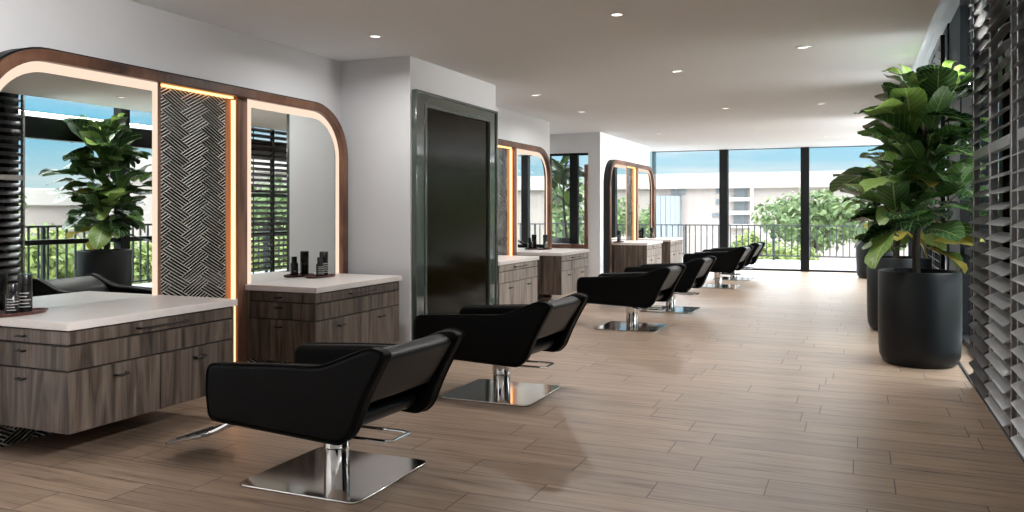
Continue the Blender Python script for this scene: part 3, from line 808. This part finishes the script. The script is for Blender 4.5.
# ------------------------------------------------------------------ outdoors
tag(B('ground', 'ground', (-90, -60, -6.4), (120, 140, -6.0)), kind='structure')
def building(name, loc, rz, Lx, Ly, z0, z1, label, mat='facade', fins=None, windows=(), recess=(), parapet=True):
    b = empty(name, (loc[0], loc[1], 0), rz, label, 'building')
    B('wall', mat, (0, 0, z0), (Lx, Ly, z1), b)
    if parapet: B('parapet', 'facade_white', (-.3, -.35, z1-.2), (Lx+.3, Ly+.3, z1+.75), b, .05)
    for (x0, x1, a, c) in windows: 
        B('window', 'pane_dark', (x0, -.06, a), (x1, .05, c), b)
    if fins:
        x0, x1, n, a, c = fins
        for k in range(n):
            x = x0+(x1-x0)*k/(n-1); B('fin', 'facade_fin', (x-.14, -.5, a), (x+.14, .02, c), b)
    for (x0, x1, a, c, n) in recess:
        B('window_strip', 'pane_dark', (x0, -.08, a), (x1, .05, c), b)
        for k in range(n+1):
            z = a+(c-a)*k/n; B('balcony_slab', 'facade_white', (x0-.2, -.5, z-.12), (x1+.2, .04, z+.12), b)
    return b
# at(x, Y): world X on depth Y for photo column x (for the far view)
def wx(px, Y):
    u = (px-512)/820.; yaw = math.atan(346/820.); c, s = math.cos(yaw), math.sin(yaw)
    return Y*(c*u-s)/(c+s*u)
def wz(px, py, Y):
    u = (px-512)/820.; yaw = math.atan(346/820.); c, s = math.cos(yaw), math.sin(yaw)
    return 1.2+(211-py)/820.*Y/(c+s*u)
YB = 52.
x0 = wx(600, YB); X = lambda p: wx(p, YB)-x0; Z = lambda p, q=750: wz(q, p, YB)
building('office_building', (x0, YB, 0), 0, 62, 14, -6, Z(185), 'long pinkish white building with fins beyond the far window',
         fins=(X(660), X(679), 5, Z(262, 670), Z(196, 670)),
         windows=[(X(671), X(676), Z(195, 672), Z(188, 672)), (X(677.5), X(685), Z(195, 672), Z(188, 672)), (X(716), X(719), Z(193), Z(187)), (X(716), X(719), Z(204), Z(199)), (X(712), X(719), Z(217), Z(213))],
         recess=[(X(734), X(748), Z(226), Z(186), 3)])
building('white_building', (46, 2, 0), PI/2, 40, 12, -6, 1.7, 'pale building across from the right-hand glazing, seen in the nearest mirror',
         windows=[(4+3.2*k, 5.6+3.2*k, a, a+1.3) for k in range(11) for a in (-.6, -3.6)])
building('cream_building', (32, 34, 0), PI/2, 16, 12, -6, 3.4, 'cream building behind the trees at the corner of the terrace', windows=[(3+3.2*k, 4.6+3.2*k, a, a+1.5) for k in range(4) for a in (.2, -3)])
pole = empty('lamp_post', (wx(752, 40), 40, -6), 0, 'thin pale lamp post in front of the far building', 'lamp post')
MB().tube([(0, 0, 0), (0, 0, 8.6)], .07, 8).build('post', 'facade_white', pole, smooth='auto')
MB().tube([(0, 0, 8.4), (.5, 0, 8.9), (.9, 0, 8.95)], .05, 8).build('arm', 'facade_white', pole, smooth='auto')
MB().lathe([(0, 0), (.14, .02), (.10, .10), (0, .12)], (1.0, 0, 8.88), 12).build('lamp_head', 'facade_white', pole, smooth='auto')

def tree(name, loc, h0, h1, rx, n, label, mat='tree_leaf', seed=1, leaf=.16, cat='tree', blobs=9, squash=.6, group=None):
    rnd = random.Random(seed)
    t = empty(name, loc, 0, label, cat, group)
    mb = MB(); cz = (h0+h1)/2; rz_ = (h1-h0)/2
    cs = []
    for k in range(blobs):
        a = k*2.4; q = math.sqrt((k+.5)/blobs)
        cs.append(Vector((math.cos(a)*rx*.68*q, math.sin(a)*rx*.68*q, cz+rz_*rnd.uniform(-.45, .5)*(1.1-q*.6))))
    trunk_top = Vector((0, 0, h0+rz_*.3))
    if cat == 'tree':
        mb.tube([(0, 0, 0), (.05, .03, h0*.5), trunk_top], [.16, .13, .10], 8)
        for c_ in cs: mb.tube([trunk_top-Vector((0, 0, .4)), (trunk_top+c_)/2+Vector((0, 0, -.15)), c_], [.07, .05, .025], 6)
        mb.build('trunk', 'bark', t, smooth='auto')
    bm = bmesh.new()
    for k in range(n):
        c_ = cs[rnd.randrange(blobs)]; rr = rx*.46
        d = Vector((rnd.gauss(0, 1), rnd.gauss(0, 1), rnd.gauss(0, 1))).normalized()
        p = c_ + Vector((d.x*rr, d.y*rr, d.z*rz_*.62))*rnd.uniform(.55, 1.05)
        s = leaf*rnd.uniform(.6, 1.3)
        n_ = (d+Vector((rnd.gauss(0, .6), rnd.gauss(0, .6), rnd.gauss(0, .6)+.4))).normalized(); u = n_.orthogonal().normalized(); v = n_.cross(u)
        a = rnd.uniform(0, PI); u, v = u*math.cos(a)+v*math.sin(a), v*math.cos(a)-u*math.sin(a)
        vs = [bm.verts.new(p+q) for q in (-u*s, v*s*.45, u*s, -v*s*.45)]
        bm.faces.new(vs)
    me = bpy.data.meshes.new('foliage'); bm.to_mesh(me); bm.free(); me.materials.append(M[mat])
    o = bpy.data.objects.new('foliage', me); col.objects.link(o); o.parent = t
    return t
tree('street_tree', (wx(812, 33), 33, -6), 5.6, 8.0, 2.3, 2600, 'leafy street tree right of centre beyond the far window', seed=2)
tree('street_tree', (wx(872, 38), 38.5, -6), 5.4, 7.9, 2.0, 2200, 'street tree partly hidden behind the fig leaves', seed=3)
tree('hedge_bush', (wx(752, 27), 27, -6), 4.6, 6.75, 1.25, 3800, 'yellowish green bush behind the balcony railing', 'hedge', 4, .11, 'bush', 7)
tree('hedge_bush', (wx(790, 29), 29.5, -6), 4.2, 6.2, 1.2, 2500, 'lower bush between the railing and the street tree', 'hedge', 14, .11, 'bush', 7)
# greenery beyond the right-hand glazing (seen in the mirrors)
rr_ = random.Random(5)
for k in range(9):
    y = -1+3.4*k
    tree('hedge_bush', (8.3+rr_.uniform(-.5, .8), y, -6), 4.0, 6.9+rr_.uniform(-.25, .4), 1.55, 2600, 'bright green bush beyond the terrace railing, %s from the far end' % ('first','second','third','fourth','fifth','sixth','seventh','eighth','ninth')[8-k], 'hedge', 30+k, .13, 'bush', 8, group='bushes beyond the terrace railing')
for k, (x, y, h) in enumerate(((15, 8, 8.2), (18, 16, 8.6), (16.5, 31, 8.8), (8.8, 31, 9.2), (6.5, 46, 8.3))):
    tree('street_tree', (x, y, -6), 5.0, h, 2.6, 3600, 'street tree beyond the terrace, %s along from the camera side' % ('first','second','third','fourth','fifth')[k], seed=50+k, group='trees beyond the terrace')
for k, (x, y, h) in enumerate(((-9.5, 23, 9.0), (-14, 27, 9.8), (-18, 22, 8.6))):
    tree('street_tree', (x, y, -6), 4.6, h, 2.7, 4200, 'dense tree outside the alcove window, %s from the right' % ('first','second','third')[k], seed=70+k, group='trees outside the alcove window')
# fig on the side terrace seen through the alcove window
fig_tree((-4.66, 13.4, 0), 'fiddle leaf fig outside the alcove window', 33, top=2.1, low=1.2, rad=.35, nleaf=50, yellow=False, pot_r=.22, size=1.)

# ------------------------------------------------------------------ sky and sun
wd = bpy.data.worlds.new('sky'); sc.world = wd; wd.use_nodes = True
nt = wd.node_tree; nt.nodes.clear(); N = nt.nodes.new; Lk = nt.links.new
out = N('ShaderNodeOutputWorld'); bg = N('ShaderNodeBackground'); Lk(bg.outputs[0], out.inputs[0])
tc = N('ShaderNodeTexCoord'); sp = N('ShaderNodeSeparateXYZ'); Lk(tc.outputs['Generated'], sp.inputs[0])
rp = N('ShaderNodeValToRGB'); el = rp.color_ramp.elements
el[0].position = 0.; el[0].color = (.62, .62, .60, 1)
el[1].position = 1.; el[1].color = (.95, .97, 1.0, 1)
for pos, c in ((.495, (.70, .72, .72)), (.503, (.84, .90, .93)), (.516, (.60, .83, .92)), (.545, (.24, .66, .92)), (.575, (.30, .66, .94)), (.62, (.90, .95, 1.0))):
    e = el.new(pos); e.color = (*c, 1)
mr = N('ShaderNodeMapRange'); mr.inputs['From Min'].default_value = -1; mr.inputs['From Max'].default_value = 1; Lk(sp.outputs[2], mr.inputs['Value']); Lk(mr.outputs[0], rp.inputs[0])
mp = N('ShaderNodeMapping'); mp.inputs['Scale'].default_value = (2.2, 2.2, 26); Lk(tc.outputs['Generated'], mp.inputs[0])
nz = N('ShaderNodeTexNoise'); nz.inputs['Scale'].default_value = 1.3; nz.inputs['Detail'].default_value = 5; Lk(mp.outputs[0], nz.inputs['Vector'])
cr = N('ShaderNodeValToRGB'); cr.color_ramp.elements[0].position = .45; cr.color_ramp.elements[1].position = .68; Lk(nz.outputs[0], cr.inputs[0])
mx = N('ShaderNodeMix'); mx.data_type = 'RGBA'; mx.inputs['B'].default_value = (.90, .94, .96, 1)
Lk(cr.outputs[0], mx.inputs['Factor']); Lk(rp.outputs[0], mx.inputs['A']); Lk(mx.outputs['Result'], bg.inputs[0])
# unseen upper sky made several times brighter than the horizon to light the room
br = N('ShaderNodeMapRange'); br.inputs['From Min'].default_value = .17; br.inputs['From Max'].default_value = .40; br.inputs['To Min'].default_value = .44; br.inputs['To Max'].default_value = 4.0
Lk(sp.outputs[2], br.inputs['Value']); Lk(br.outputs[0], bg.inputs['Strength'])

sd = bpy.data.lights.new('sun', 'SUN'); sd.energy = 1.3; sd.angle = math.radians(2); sd.color = (1, .96, .9)
so = bpy.data.objects.new('sun', sd); col.objects.link(so); so.rotation_euler = Vector((.2, -.25, .95)).to_track_quat('Z', 'Y').to_euler()

# ------------------------------------------------------------------ camera
F = 820.; yaw = math.atan(346/F)
cd = bpy.data.cameras.new('camera'); cd.sensor_width = 36; cd.lens = F/1024*36; cd.shift_y = -45/1024; cd.clip_start = .05; cd.clip_end = 500
co = bpy.data.objects.new('camera', cd); col.objects.link(co)
co.location = (0, 0, 1.2); co.rotation_euler = (PI/2, 0, yaw); sc.camera = co

# drawing units to metres
for o in list(sc.objects):
    if o.parent is None:
        o.location = o.location*S
        if o.type not in ('CAMERA', 'LIGHT'): o.scale = (S, S, S)

sc.view_settings.view_transform = 'Standard'; sc.view_settings.look = 'None'
sc.view_settings.exposure = 1.28; sc.view_settings.gamma = 1.; sc.view_settings.use_curve_mapping = False
sc.cycles.max_bounces = 10; sc.cycles.diffuse_bounces = 6; sc.cycles.glossy_bounces = 5; sc.cycles.transparent_max_bounces = 16; sc.cycles.transmission_bounces = 6
sc.cycles.caustics_reflective = False; sc.cycles.caustics_refractive = False; sc.cycles.sample_clamp_indirect = 6
